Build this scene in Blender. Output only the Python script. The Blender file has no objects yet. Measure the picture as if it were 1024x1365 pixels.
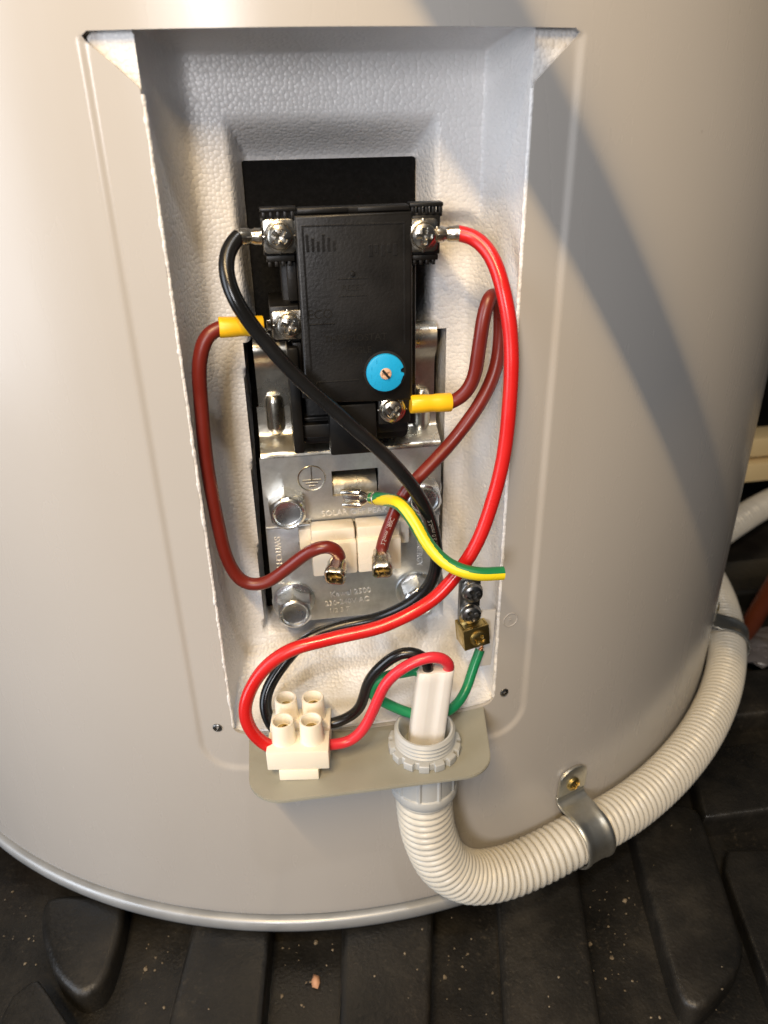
import bpy, bmesh, math, random
from mathutils import Vector, Matrix, noise
random.seed(7)
sc = bpy.context.scene
COL = sc.collection
PI = math.pi
MM = 0.001
ZF = 122.0            # the floor lies 122 mm below the bottom edge of the access opening
R = 271.1             # tank radius, mm
AY = math.sqrt(R * R - 53.0 ** 2)   # tank axis behind the plane of the opening

def W(p):             # millimetres (x right, y into the tank, z up from the opening's lower edge) to metres
    return Vector((p[0] * MM, p[1] * MM, (p[2] + ZF) * MM))

# ------------------------------------------------------------------ camera
CAM = Vector((-24.87, -233.8, 216.9))
TILT, ROLL, YAW, FPX = .4817, -.0192, -.1414, 1024.0
FW = Vector((-math.sin(YAW) * math.cos(TILT), math.cos(YAW) * math.cos(TILT), -math.sin(TILT)))
_r = FW.cross(Vector((0, 0, 1))).normalized(); _u = _r.cross(FW)
RT = _r * math.cos(ROLL) + _u * math.sin(ROLL)
UP = _u * math.cos(ROLL) - _r * math.sin(ROLL)
cd = bpy.data.cameras.new('camera'); cam = bpy.data.objects.new('camera', cd); COL.objects.link(cam)
cd.sensor_fit = 'HORIZONTAL'; cd.sensor_width = 36.0; cd.lens = 36.0 * FPX / 1024.0
cd.clip_start = 0.01; cd.clip_end = 50
m = Matrix((RT, UP, -FW)).transposed().to_4x4(); m.translation = W(CAM); cam.matrix_world = m
cd.dof.use_dof = True; cd.dof.focus_distance = 0.275; cd.dof.aperture_fstop = 19.0
sc.camera = cam
sc.cycles.max_bounces = 7; sc.cycles.diffuse_bounces = 4; sc.cycles.glossy_bounces = 4; sc.cycles.caustics_reflective = False; sc.cycles.caustics_refractive = False

# ------------------------------------------------------------------ light
world = bpy.data.worlds.new('World'); sc.world = world; world.use_nodes = True
bg = world.node_tree.nodes['Background']; bg.inputs[0].default_value = (.80, .88, 1.0, 1); bg.inputs[1].default_value = 0.045
def lamp(name, loc, target, size, watts, color, size_y=None):
    d = bpy.data.lights.new(name, 'AREA'); o = bpy.data.objects.new(name, d); COL.objects.link(o)
    d.shape = 'DISK' if size_y is None else 'RECTANGLE'; d.size = size
    if size_y: d.size_y = size_y
    d.energy = watts; d.color = color
    o.location = W(loc); o.rotation_euler = (W(target) - W(loc)).to_track_quat('-Z', 'Y').to_euler()
    return o
LW = Vector((-175, -458, 672))
wl = lamp('warm_tube_lamp', LW, (88, 12, 168), .40, 7.3, (1.0, .72, .39), .008)
TD = Vector((.569, .226, -.791)); _z = (LW - Vector((88, 12, 168))).normalized(); _x = (TD - _z * TD.dot(_z)).normalized()
wl.rotation_euler = Matrix((_x, _z.cross(_x), _z)).transposed().to_euler()
lamp('overhead_lamp', (60, -430, 960), (0, 0, 0), .06, 2.4, (.95, .97, 1.0))
lamp('front_fill', (-270, -740, 330), (-20, 0, 120), .14, 3.6, (.97, .95, .97), .26)  # added frontal fill for the upper liner; no daylight source is known there
lamp('left_fill', (-900, -330, 260), (-120, 60, 60), .45, 7.5, (.82, .89, 1.0), .8)  # added soft bluish fill for the tank's left side; no doorway is known
vs = sc.view_settings
vs.view_transform = 'Standard'; vs.look = 'None'; vs.gamma = 1; vs.exposure = -0.14; vs.use_curve_mapping = False

# ------------------------------------------------------------------ materials
def nodes(name):
    mt = bpy.data.materials.new(name); mt.use_nodes = True
    nt = mt.node_tree; b = nt.nodes['Principled BSDF']
    return mt, nt, b
def L(nt, a, b): nt.links.new(a, b)
def tex(nt, kind, scale, **kw):
    n = nt.nodes.new(kind)
    tc = nt.nodes.new('ShaderNodeTexCoord'); L(nt, tc.outputs['Object'], n.inputs['Vector'])
    n.inputs['Scale'].default_value = scale
    for k, v in kw.items(): n.inputs[k].default_value = v
    return n
def ramp(nt, src, stops):
    r = nt.nodes.new('ShaderNodeValToRGB'); L(nt, src, r.inputs[0])
    e = r.color_ramp.elements
    while len(e) < len(stops): e.new(.5)
    for i, (p, c) in enumerate(stops):
        e[i].position = p; e[i].color = (*c, 1) if len(c) == 3 else (c[0], c[0], c[0], 1)
    return r
def bump(nt, b, src, strength, dist):
    n = nt.nodes.new('ShaderNodeBump'); n.inputs['Strength'].default_value = strength; n.inputs['Distance'].default_value = dist
    L(nt, src, n.inputs['Height'])
    prev = b.inputs['Normal']
    if prev.is_linked:
        L(nt, prev.links[0].from_socket, n.inputs['Normal'])
    L(nt, n.outputs[0], b.inputs['Normal'])
def plain(name, col, rough=.5, metal=0.0, var=.08, vscale=60, rvar=.1, bmp=0, bscale=900, spec=.5, coat=0, sss=0):
    mt, nt, b = nodes(name)
    n = tex(nt, 'ShaderNodeTexNoise', vscale, Detail=5.0)
    lo = tuple(max(0, c * (1 - var)) for c in col); hi = tuple(min(1, c * (1 + var)) for c in col)
    r = ramp(nt, n.outputs[0], [(.3, lo), (.7, hi)]); L(nt, r.outputs[0], b.inputs['Base Color'])
    r2 = ramp(nt, n.outputs[0], [(.3, (max(.03, rough - rvar),)), (.7, (min(1, rough + rvar),))]); L(nt, r2.outputs[0], b.inputs['Roughness'])
    b.inputs['Metallic'].default_value = metal
    b.inputs['Specular IOR Level'].default_value = spec
    b.inputs['Coat Weight'].default_value = coat
    if sss:
        b.inputs['Subsurface Weight'].default_value = sss; b.inputs['Subsurface Radius'].default_value = (.002, .0015, .001); b.inputs['Subsurface Scale'].default_value = 1
    if bmp:
        n2 = tex(nt, 'ShaderNodeTexNoise', bscale, Detail=3.0); bump(nt, b, n2.outputs[0], bmp, .0003)
    return mt
MAT = {}
def paint():
    mt, nt, b = nodes('tank paint')
    n = tex(nt, 'ShaderNodeTexNoise', 9, Detail=6.0)
    r = ramp(nt, n.outputs[0], [(.2, (.408, .386, .358)), (.8, (.436, .414, .386))])
    # sparse dark specks and scuffs
    v = tex(nt, 'ShaderNodeTexVoronoi', 55); r1 = ramp(nt, v.outputs['Distance'], [(.0, (1,)), (.045, (0,))])
    n3 = tex(nt, 'ShaderNodeTexNoise', 16); r3 = ramp(nt, n3.outputs[0], [(.56, (0,)), (.62, (.55,))])
    mul = nt.nodes.new('ShaderNodeMath'); mul.operation = 'MULTIPLY'; L(nt, r1.outputs[0], mul.inputs[0]); L(nt, r3.outputs[0], mul.inputs[1])
    mx = nt.nodes.new('ShaderNodeMixRGB'); mx.inputs[2].default_value = (.16, .13, .11, 1); L(nt, mul.outputs[0], mx.inputs[0]); L(nt, r.outputs[0], mx.inputs[1])
    L(nt, mx.outputs[0], b.inputs['Base Color'])
    n2 = tex(nt, 'ShaderNodeTexNoise', 30, Detail=8.0); r2 = ramp(nt, n2.outputs[0], [(.2, (.20,)), (.8, (.25,))]); mp = nt.nodes.new('ShaderNodeMapping'); mp.inputs['Scale'].default_value = (1, 1, .18); tcm = nt.nodes.new('ShaderNodeTexCoord'); L(nt, tcm.outputs['Object'], mp.inputs['Vector'])
    n8 = nt.nodes.new('ShaderNodeTexNoise'); n8.inputs['Scale'].default_value = 60; n8.inputs['Detail'].default_value = 9; L(nt, mp.outputs[0], n8.inputs['Vector'])
    r8 = ramp(nt, n8.outputs[0], [(.35, (0,)), (.75, (.09,))]); ad = nt.nodes.new('ShaderNodeMath'); L(nt, r2.outputs[0], ad.inputs[0]); L(nt, r8.outputs[0], ad.inputs[1]); L(nt, ad.outputs[0], b.inputs['Roughness'])
    n4 = tex(nt, 'ShaderNodeTexNoise', 1500, Detail=2.0); bump(nt, b, n4.outputs[0], .05, .0002)
    n5 = tex(nt, 'ShaderNodeTexNoise', 14, Detail=1.0); bump(nt, b, n5.outputs[0], .02, .004)
    return mt
MAT['paint'] = paint()
def foam():
    mt, nt, b = nodes('polystyrene')
    n = tex(nt, 'ShaderNodeTexNoise', 40, Detail=5.0)
    r = ramp(nt, n.outputs[0], [(.3, (.70, .69, .68)), (.7, (.77, .76, .75))]); L(nt, r.outputs[0], b.inputs['Base Color'])
    v = tex(nt, 'ShaderNodeTexVoronoi', 760); v.feature = 'F1'; v.inputs['Randomness'].default_value = .8
    inv = nt.nodes.new('ShaderNodeMath'); inv.operation = 'SUBTRACT'; inv.inputs[0].default_value = 1; sq = nt.nodes.new('ShaderNodeMath'); sq.operation = 'POWER'; sq.inputs[1].default_value = 2.2; L(nt, v.outputs['Distance'], sq.inputs[0]); L(nt, sq.outputs[0], inv.inputs[1])
    bump(nt, b, inv.outputs[0], .5, .0005)
    n2 = tex(nt, 'ShaderNodeTexNoise', 110, Detail=3.0); bump(nt, b, n2.outputs[0], .07, .0012)
    b.inputs['Roughness'].default_value = .36; b.inputs['Specular IOR Level'].default_value = .55
    return mt
MAT['foam'] = foam()
def zinc(name, col, rough, stain, sc_=1.0):
    mt, nt, b = nodes(name)
    n = tex(nt, 'ShaderNodeTexNoise', 70 * sc_, Detail=8.0, Roughness=.65)
    r = ramp(nt, n.outputs[0], [(.35, stain), (.6, col)]); L(nt, r.outputs[0], b.inputs['Base Color'])
    r2 = ramp(nt, n.outputs[0], [(.3, (min(.9, rough + .14),)), (.7, (rough,))]); L(nt, r2.outputs[0], b.inputs['Roughness'])
    b.inputs['Metallic'].default_value = 1
    n2 = tex(nt, 'ShaderNodeTexNoise', 240, Detail=5.0); bump(nt, b, n2.outputs[0], .3, .0004)
    return mt
MAT['zinc'] = zinc('zinc plate', (.74, .76, .76), .40, (.50, .51, .50))
MAT['bright_zinc'] = zinc('bright zinc', (.76, .74, .66), .22, (.46, .42, .34))
MAT['bolt'] = zinc('bolt zinc', (.78, .82, .84), .22, (.52, .53, .53), 2)
MAT['nickel'] = zinc('nickel', (.72, .69, .62), .16, (.55, .50, .42), 3)
MAT['dark_steel'] = zinc('dark screw steel', (.30, .30, .29), .25, (.16, .15, .14), 3)
MAT['brass'] = zinc('brass', (.58, .45, .18), .26, (.36, .26, .09), 3)
MAT['copper'] = zinc('copper', (.75, .38, .20), .3, (.55, .25, .12), 3)
MAT['stamp'] = plain('raised stamping', (.80, .79, .77), .5, metal=.6)
MAT['pale_paint'] = plain('pale painted steel', (.58, .56, .53), .4)
MAT['ring'] = plain('base ring painted steel', (.34, .35, .355), .38, metal=.35)
MAT['saddle'] = zinc('saddle zinc', (.80, .80, .74), .33, (.60, .58, .50))
MAT['crimp'] = zinc('crimp metal', (.78, .72, .60), .19, (.50, .42, .32), 4)
MAT['black_plastic'] = plain('black bakelite', (.0065, .006, .0055), .40, var=.4, bmp=.2, bscale=1000, rvar=.08, spec=.35)
MAT['black_letter'] = plain('black bakelite relief', (.012, .011, .0095), .40, spec=.35)
MAT['black_foam'] = plain('black foam pad', (.0042, .0042, .0044), .9, var=.9, vscale=900, bmp=1.0, bscale=900, spec=.15)
MAT['void'] = plain('dark hollow', (.006, .006, .006), .9)
MAT['red'] = plain('red insulation', (.56, .014, .013), .28, var=.05, bmp=.06, bscale=500)
MAT['pink_red'] = plain('pinkish red insulation', (.66, .030, .045), .32, var=.05, bmp=.06, bscale=500)
MAT['brown'] = plain('red brown silicone', (.145, .015, .009), .34, var=.12, bmp=.08, bscale=500)
MAT['black_wire'] = plain('black insulation', (.007, .007, .007), .27, bmp=.08, bscale=500)
MAT['green'] = plain('green insulation', (.012, .215, .085), .32, var=.06)
MAT['yellow'] = plain('yellow insulation', (.76, .58, .015), .32, var=.05)
MAT['green_stripe'] = plain('green stripe', (.010, .17, .055), .32)
MAT['yellow_lug'] = plain('yellow lug sleeve', (.86, .50, .012), .38, var=.05)
MAT['ivory'] = plain('ivory nylon', (.84, .78, .66), .42, var=.03, sss=.15)
MAT['ceramic'] = plain('ivory ceramic', (.80, .74, .63), .30, var=.03, sss=.1)
MAT['white_pvc'] = plain('white cable sheath', (.72, .69, .65), .45, var=.03, bmp=.1, sss=.1)
MAT['grey_pvc'] = plain('light grey gland plastic', (.43, .445, .445), .42, var=.03)
MAT['conduit'] = plain('grey white conduit', (.56, .54, .48), .36, var=.04)
MAT['plate'] = plain('grey beige painted steel', (.295, .292, .248), .46, var=.04, vscale=90, bmp=.1, bscale=1600)
MAT['blue'] = plain('blue dial', (.012, .36, .68), .42, var=.05, bmp=.15)
MAT['tan'] = plain('tan spindle', (.62, .40, .27), .45)
MAT['print'] = plain('pale print', (.40, .33, .30), .5)
MAT['grey_print'] = plain('grey print', (.22, .21, .20), .5)
MAT['timber'] = plain('pale timber', (.70, .55, .30), .5, vscale=20)
MAT['brown_bar'] = plain('brown bar', (.085, .018, .005), .45)
MAT['clear_bag'] = plain('pale plastic bag', (.11, .10, .10), .25)
MAT['chip'] = plain('tan chip', (.50, .27, .16), .6)
MAT['grit'] = plain('pale grit', (.17, .135, .09), .8, var=.5, vscale=400)
def rubber():
    mt, nt, b = nodes('black ribbed liner')
    n = tex(nt, 'ShaderNodeTexNoise', 22, Detail=10.0, Roughness=.68)
    r = ramp(nt, n.outputs[0], [(.35, (.006, .006, .0058)), (.55, (.0135, .0122, .0100)), (.75, (.032, .0275, .0205))])
    n3 = tex(nt, 'ShaderNodeTexNoise', 5, Detail=4.0)
    r3 = ramp(nt, n3.outputs[0], [(.58, (0,)), (.72, (.35,))])
    mx = nt.nodes.new('ShaderNodeMixRGB'); mx.inputs[2].default_value = (.030, .019, .011, 1); L(nt, r3.outputs[0], mx.inputs[0]); L(nt, r.outputs[0], mx.inputs[1])
    n6 = tex(nt, 'ShaderNodeTexNoise', 420, Detail=6.0, Roughness=.7); n7 = tex(nt, 'ShaderNodeTexNoise', 26, Detail=6.0)
    r6 = ramp(nt, n6.outputs[0], [(.55, (0,)), (.72, (1,))]); r7 = ramp(nt, n7.outputs[0], [(.48, (.0,)), (.72, (.5,))])
    m6 = nt.nodes.new('ShaderNodeMath'); m6.operation = 'MULTIPLY'; L(nt, r6.outputs[0], m6.inputs[0]); L(nt, r7.outputs[0], m6.inputs[1])
    mx2 = nt.nodes.new('ShaderNodeMixRGB'); mx2.inputs[2].default_value = (.12, .098, .07, 1); L(nt, m6.outputs[0], mx2.inputs[0]); L(nt, mx.outputs[0], mx2.inputs[1])
    L(nt, mx2.outputs[0], b.inputs['Base Color'])
    r2 = ramp(nt, n.outputs[0], [(.3, (.27,)), (.65, (.50,))]); L(nt, r2.outputs[0], b.inputs['Roughness'])
    n2 = tex(nt, 'ShaderNodeTexNoise', 600, Detail=6.0); bump(nt, b, n2.outputs[0], .45, .0006)
    n4 = tex(nt, 'ShaderNodeTexNoise', 60, Detail=4.0); bump(nt, b, n4.outputs[0], .3, .002)
    return mt
MAT['rubber'] = rubber()

# ------------------------------------------------------------------ mesh helpers (all input in mm)
class MB:
    def __init__(s): s.v = []; s.f = []; s.m = []
    def add(s, v, f, mi=0):
        o = len(s.v); s.v += [Vector(p) for p in v]; s.f += [[i + o for i in q] for q in f]; s.m += [mi] * len(f); return s
    def bm(s, b, mi=0, M=None):
        b.verts.ensure_lookup_table(); b.verts.index_update()
        s.add([(M @ v.co if M else v.co) for v in b.verts], [[v.index for v in f.verts] for f in b.faces], mi); b.free(); return s
    def box(s, x0, x1, y0, y1, z0, z1, bev=0, M=None, seg=2, mi=0):
        b = bmesh.new(); bmesh.ops.create_cube(b, size=1)
        for v in b.verts: v.co = Vector(((x0 + x1) / 2 + v.co.x * (x1 - x0), (y0 + y1) / 2 + v.co.y * (y1 - y0), (z0 + z1) / 2 + v.co.z * (z1 - z0)))
        if bev: bmesh.ops.bevel(b, geom=list(b.edges), offset=bev, segments=seg, affect='EDGES', profile=.5)
        return s.bm(b, mi, M)
    def prism(s, poly, y0, y1, bev=0, M=None, seg=2, mi=0):   # polygon in x,z; extruded from y0 (front) to y1
        b = bmesh.new(); vs_ = [b.verts.new((x, y0, z)) for x, z in poly]; f = b.faces.new(vs_)
        r = bmesh.ops.extrude_face_region(b, geom=[f])
        for g in r['geom']:
            if isinstance(g, bmesh.types.BMVert): g.co.y = y1
        bmesh.ops.recalc_face_normals(b, faces=b.faces)
        if bev:
            ed = [e for e in b.edges if abs(e.verts[0].co.y - y0) < 1e-6 and abs(e.verts[1].co.y - y0) < 1e-6]
            bmesh.ops.bevel(b, geom=ed, offset=bev, segments=seg, affect='EDGES', profile=.5)
        return s.bm(b, mi, M)
    def lathe(s, prof, o=(0, 0, 0), d=(0, 0, 1), n=32, rfun=None, mi=0):
        d = Vector(d).normalized(); a = d.orthogonal().normalized(); c = d.cross(a); o = Vector(o)
        V = []; F = []
        for r, h in prof:
            for k in range(n):
                t = 2 * PI * k / n; rr = rfun(r, h, t) if rfun else r
                V.append(o + d * h + a * rr * math.cos(t) + c * rr * math.sin(t))
        for i in range(len(prof) - 1):
            for k in range(n): F.append([i * n + k, i * n + (k + 1) % n, (i + 1) * n + (k + 1) % n, (i + 1) * n + k])
        if prof[0][0] < 1e-6 or True:
            if prof[0][0] > 1e-6: F.append(list(range(n))[::-1]) if prof[0][0] > 0 and not getattr(s, 'open', False) else None
        if prof[-1][0] > 1e-6 and not getattr(s, 'open', False): F.append([(len(prof) - 1) * n + k for k in range(n)])
        return s.add(V, F, mi)
    def build(s, name, mats, parent=None, smooth=35, origin=None):
        if not isinstance(mats, (list, tuple)): mats = [mats]
        me = bpy.data.meshes.new(name)
        if parent is not None: og = Vector(parent['og'])
        else: og = Vector(origin) if origin is not None else sum(s.v, Vector()) / len(s.v)
        me.from_pydata([(p - og) * MM for p in s.v], [], s.f)
        for mt in mats: me.materials.append(MAT[mt] if isinstance(mt, str) else mt)
        me.polygons.foreach_set('material_index', s.m)
        b = bmesh.new(); b.from_mesh(me); bmesh.ops.remove_doubles(b, verts=b.verts, dist=1e-7); bmesh.ops.recalc_face_normals(b, faces=b.faces)
        an = math.radians(smooth)
        for f in b.faces: f.smooth = smooth > 0
        for e in b.edges:
            if len(e.link_faces) == 2 and e.calc_face_angle(0) > an: e.smooth = False
        b.to_mesh(me); b.free()
        ob = bpy.data.objects.new(name, me); COL.objects.link(ob)
        if parent is not None: ob.parent = parent
        else: ob.location = W(og)
        ob['og'] = list(og)
        return ob
def thing(name, label, cat, loc, group=None):
    o = bpy.data.objects.new(name, None); COL.objects.link(o); o.location = W(loc); o.empty_display_size = .01
    o['og'] = list(loc); return tag(o, label, cat, group)
def tag(o, label, cat, group=None):
    o['label'] = label; o['category'] = cat
    if group: o['group'] = group
    return o
def struct(o): o['kind'] = 'structure'; return o

def spline(pts, step=1.0):
    P_ = [Vector(p) for p in pts]; P_ = [P_[0] * 2 - P_[1]] + P_ + [P_[-1] * 2 - P_[-2]]
    out = []
    for i in range(1, len(P_) - 2):
        p0, p1, p2, p3 = P_[i - 1:i + 3]
        t0 = 0; t1 = (p1 - p0).length ** .5; t2 = t1 + (p2 - p1).length ** .5; t3 = t2 + (p3 - p2).length ** .5
        n = max(2, int((p2 - p1).length / step * 1.2))
        for k in range(n):
            t = t1 + (t2 - t1) * k / n
            A1 = p0 * ((t1 - t) / (t1 - t0)) + p1 * ((t - t0) / (t1 - t0)); A2 = p1 * ((t2 - t) / (t2 - t1)) + p2 * ((t - t1) / (t2 - t1)); A3 = p2 * ((t3 - t) / (t3 - t2)) + p3 * ((t - t2) / (t3 - t2))
            B1 = A1 * ((t2 - t) / (t2 - t0)) + A2 * ((t - t0) / (t2 - t0)); B2 = A2 * ((t3 - t) / (t3 - t1)) + A3 * ((t - t1) / (t3 - t1))
            out.append(B1 * ((t2 - t) / (t2 - t1)) + B2 * ((t - t1) / (t2 - t1)))
    out.append(P_[-2])
    res = [out[0]]; acc = 0                         # even steps
    for i in range(1, len(out)):
        seg = out[i] - out[i - 1]; l = seg.length; 
        if l < 1e-9: continue
        d = step - acc
        while d <= l: res.append(out[i - 1] + seg * (d / l)); d += step
        acc = l - (d - step)
    if (res[-1] - out[-1]).length > 1e-3: res.append(out[-1])
    for _ in range(14):                              # take out kinks between control points
        q = res[:]
        for i in range(2, len(res) - 2): q[i] = (res[i - 1] + res[i] * 2 + res[i + 1]) / 4
        res = q
    return res
def frames(path):
    T = [(path[min(i + 1, len(path) - 1)] - path[max(i - 1, 0)]).normalized() for i in range(len(path))]
    N = [T[0].orthogonal().normalized()]
    for i in range(1, len(path)):
        n = T[i - 1].rotation_difference(T[i]) @ N[-1]; N.append((n - T[i] * n.dot(T[i])).normalized())
    return T, N
def tube(mb, path, r, n=16, cap=True, rfun=None, mfun=None):
    T, N = frames(path); V = []; F = []; o = len(mb.v); M_ = []
    for i, p in enumerate(path):
        b = T[i].cross(N[i]); rr = rfun(i) if rfun else r
        for k in range(n):
            t = 2 * PI * k / n; V.append(p + (N[i] * math.cos(t) + b * math.sin(t)) * rr)
    for i in range(len(path) - 1):
        for k in range(n):
            F.append([i * n + k, i * n + (k + 1) % n, (i + 1) * n + (k + 1) % n, (i + 1) * n + k]); M_.append(mfun(i, k) if mfun else 0)
    if cap:
        F.append(list(range(n))[::-1]); F.append([(len(path) - 1) * n + k for k in range(n)]); M_ += [0, 0]
    mb.v += V; mb.f += [[i + o for i in q] for q in F]; mb.m += M_
    return mb
def text2d(s, size, extrude=0.0):
    c = bpy.data.curves.new('txt', 'FONT'); c.body = s; c.size = size; c.extrude = extrude; c.align_x = 'CENTER'; c.align_y = 'CENTER'; c.resolution_u = 3
    o = bpy.data.objects.new('txt', c); COL.objects.link(o)
    me = bpy.data.meshes.new_from_object(o.evaluated_get(bpy.context.evaluated_depsgraph_get()))
    V = [v.co.copy() for v in me.vertices]; F = [list(p.vertices) for p in me.polygons]
    bpy.data.objects.remove(o); bpy.data.curves.remove(c); bpy.data.meshes.remove(me)
    return V, F
def plate_text(mb, s, size, x, z, y, rot=0, ex=.12):      # lettering standing on a surface that faces -y
    V, F = text2d(s, size, ex); c, sn = math.cos(rot), math.sin(rot)
    mb.add([(x + p.x * c - p.y * sn, y - p.z, z + p.x * sn + p.y * c) for p in V], F); return mb
def wire_text(mb, s, size, path, r, i0, ang, flip=1):     # lettering wrapped on a wire
    V, F = text2d(s, size, 0); T, N = frames(path)
    L_ = [0]
    for i in range(1, len(path)): L_.append(L_[-1] + (path[i] - path[i - 1]).length)
    out = []
    for p in V:
        a = max(0, min(L_[-1] - .01, L_[i0] + p.x * flip)); i = 0
        while i < len(L_) - 2 and L_[i + 1] < a: i += 1
        t = (a - L_[i]) / (L_[i + 1] - L_[i]); c = path[i].lerp(path[i + 1], t); n = N[i].lerp(N[i + 1], t); b = T[i].cross(n)
        th = ang + p.y * flip / r; out.append(c + (n * math.cos(th) + b * math.sin(th)) * (r + .05))
    mb.add(out, F)
def at(px, py, y):      # where the photograph's pixel lies on the upright plane y
    d = FW * FPX + RT * (px - 512) + UP * (682.5 - py); return CAM + d * ((y - CAM.y) / d.y)
def atz(px, py, z):     # ... on the level plane z
    d = FW * FPX + RT * (px - 512) + UP * (682.5 - py); return CAM + d * ((z - CAM.z) / d.z)
def cyl(th, z, off=0.0):
    return Vector(((R + off) * math.sin(th), AY - (R + off) * math.cos(th), z))
def tank_y(x, off=0.0): return AY - math.sqrt((R + off) ** 2 - x * x)
def sstep(t): t = max(0, min(1, t)); return t * t * (3 - 2 * t)
def rrect(x0, x1, z0, z1, r, n=6):
    out = []
    for cx, cz, a0 in ((x1 - r, z1 - r, 0), (x0 + r, z1 - r, PI / 2), (x0 + r, z0 + r, PI), (x1 - r, z0 + r, 1.5 * PI)):
        for k in range(n + 1):
            a = a0 + PI / 2 * k / n; out.append((cx + r * math.cos(a), cz + r * math.sin(a)))
    return out
def screw_head(mb, o, d, r, h, slot=.16, deep=.5, cross=True, rot=0.0, rings=12, n=48):   # domed head with a cut recess
    d = Vector(d).normalized(); a0 = d.orthogonal().normalized(); c0 = d.cross(a0); o = Vector(o)
    a = a0 * math.cos(rot) + c0 * math.sin(rot); c = d.cross(a)
    V = [o + d * (h - deep * h)]; F = []
    for i in range(1, rings + 1):
        rr = r * i / rings
        for k in range(n):
            t = 2 * PI * k / n; x, y = rr * math.cos(t), rr * math.sin(t)
            hh = h * math.sqrt(max(0, 1 - (rr / r) ** 2 * .75)) if i < rings else 0
            w = slot * r
            inn = (abs(x) < w and abs(y) < .62 * r) or (cross and abs(y) < w and abs(x) < .62 * r)
            if inn: hh -= deep * h * (1 - .6 * rr / r)
            V.append(o + d * hh + a * x + c * y)
    for k in range(n): F.append([0, 1 + k, 1 + (k + 1) % n])
    for i in range(rings - 1):
        for k in range(n): F.append([1 + i * n + k, 1 + i * n + (k + 1) % n, 1 + (i + 1) * n + (k + 1) % n, 1 + (i + 1) * n + k])
    mb.add(V, F); return mb

# ================================================================== setting: the ribbed floor
def pad(name, pts, z1, mat='rubber', parent=None, h=16, bev=3.4):
    b = bmesh.new(); f = b.faces.new([b.verts.new((p[0], p[1], z1)) for p in pts])
    if f.normal.z < 0: f.normal_flip()
    f.normal_update()
    r = bmesh.ops.extrude_face_region(b, geom=[f])
    for g in r['geom']:
        if isinstance(g, bmesh.types.BMVert): g.co.z = z1 - h
    bmesh.ops.recalc_face_normals(b, faces=b.faces)
    ed = [e for e in b.edges if abs(e.verts[0].co.z - z1) < 1e-6 and abs(e.verts[1].co.z - z1) < 1e-6]
    bmesh.ops.bevel(b, geom=ed, offset=bev, segments=4, affect='EDGES', profile=.5)
    mb = MB(); mb.bm(b); return mb.build(name, mat, parent, smooth=50)
GZ = -136.0
mb = MB()
xs = [-2500, -700] + [-400 + 20 * i for i in range(56)] + [1100, 2500]; ys = [-1800, -500] + [-200 + 20 * i for i in range(46)] + [1300, 2600]
V = [(x, y, GZ + .8 * noise.noise(Vector((x * .02, y * .02, 0)))) for y in ys for x in xs]; nx = len(xs)
mb.add(V, [[j * nx + i, j * nx + i + 1, (j + 1) * nx + i + 1, (j + 1) * nx + i] for j in range(len(ys) - 1) for i in range(nx - 1)])
floor = struct(mb.build('floor', 'rubber', smooth=60, origin=(0, 0, GZ)))
PZ = -121.5
def edge(p, q, far, near):     # a rib's long edge through two picture points, run on to far / near y
    a = atz(*p, PZ); b = atz(*q, PZ); d = (b - a) / (b.y - a.y)
    return a + d * (far - a.y), a + d * (near - a.y)
for e0, e1 in ((((250, 1255), (225, 1355)), ((360, 1255), (350, 1365))), (((455, 1255), (452, 1365)), ((577, 1250), (574, 1365))), (((667, 1240), (674, 1365)), ((778, 1200), (803, 1365)))):
    a, b = edge(*e0, 60, -260); c, d = edge(*e1, 60, -260)
    pad('rib', [a, b, d, c], PZ, parent=floor)
def smoothpoly(pts, k=2):
    for _ in range(k):
        q = []
        for i in range(len(pts)):
            a, b = Vector(pts[i]), Vector(pts[(i + 1) % len(pts)]); q += [a * .8 + b * .2, a * .2 + b * .8]
        pts = q
    return pts
pad('pad', smoothpoly([atz(*q, PZ) for q in ((835, 1070), (857, 1160), (896, 1300), (912, 1338), (940, 1347), (997, 1278), (977, 1210), (949, 1122), (930, 1070))]), PZ, parent=floor, bev=3)
pad('pad', smoothpoly([atz(*q, PZ) for q in ((58, 1190), (52, 1240), (72, 1300), (105, 1330), (140, 1310), (160, 1245), (170, 1190))]), PZ, parent=floor, bev=4)
pad('pad', smoothpoly([atz(*q, PZ) for q in ((8, 1332), (48, 1302), (62, 1320), (96, 1372), (90, 1430), (-20, 1430))], 1), PZ, parent=floor, bev=2)
pad('pad', smoothpoly([atz(*q, PZ) for q in ((958, 1125), (1022, 1124), (1180, 1118), (1290, 1290), (1060, 1390), (1016, 1280))], 1), PZ - 4, parent=floor, bev=2)
for y0, y1 in ((1092, 995), (960, 898), (868, 818), (795, 750)):
    a = atz(938, y0, PZ); b = atz(938, y1, PZ); c = atz(1500, y1, PZ); 
    pad('rib', [(a.x, a.y, 0), (b.x - 10, b.y, 0), (b.x + 700, b.y - 8, 0), (a.x + 700, a.y - 8, 0)], PZ, parent=floor)
mb = MB(); mb.box(-2500, 2500, 900, 960, GZ - 5, 900, 8)
for i in range(30): mb.box(-1500 + i * 100, -1450 + i * 100, 888, 905, GZ, 900, 5)
struct(mb.build('tray_wall', 'rubber', smooth=40))
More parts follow.
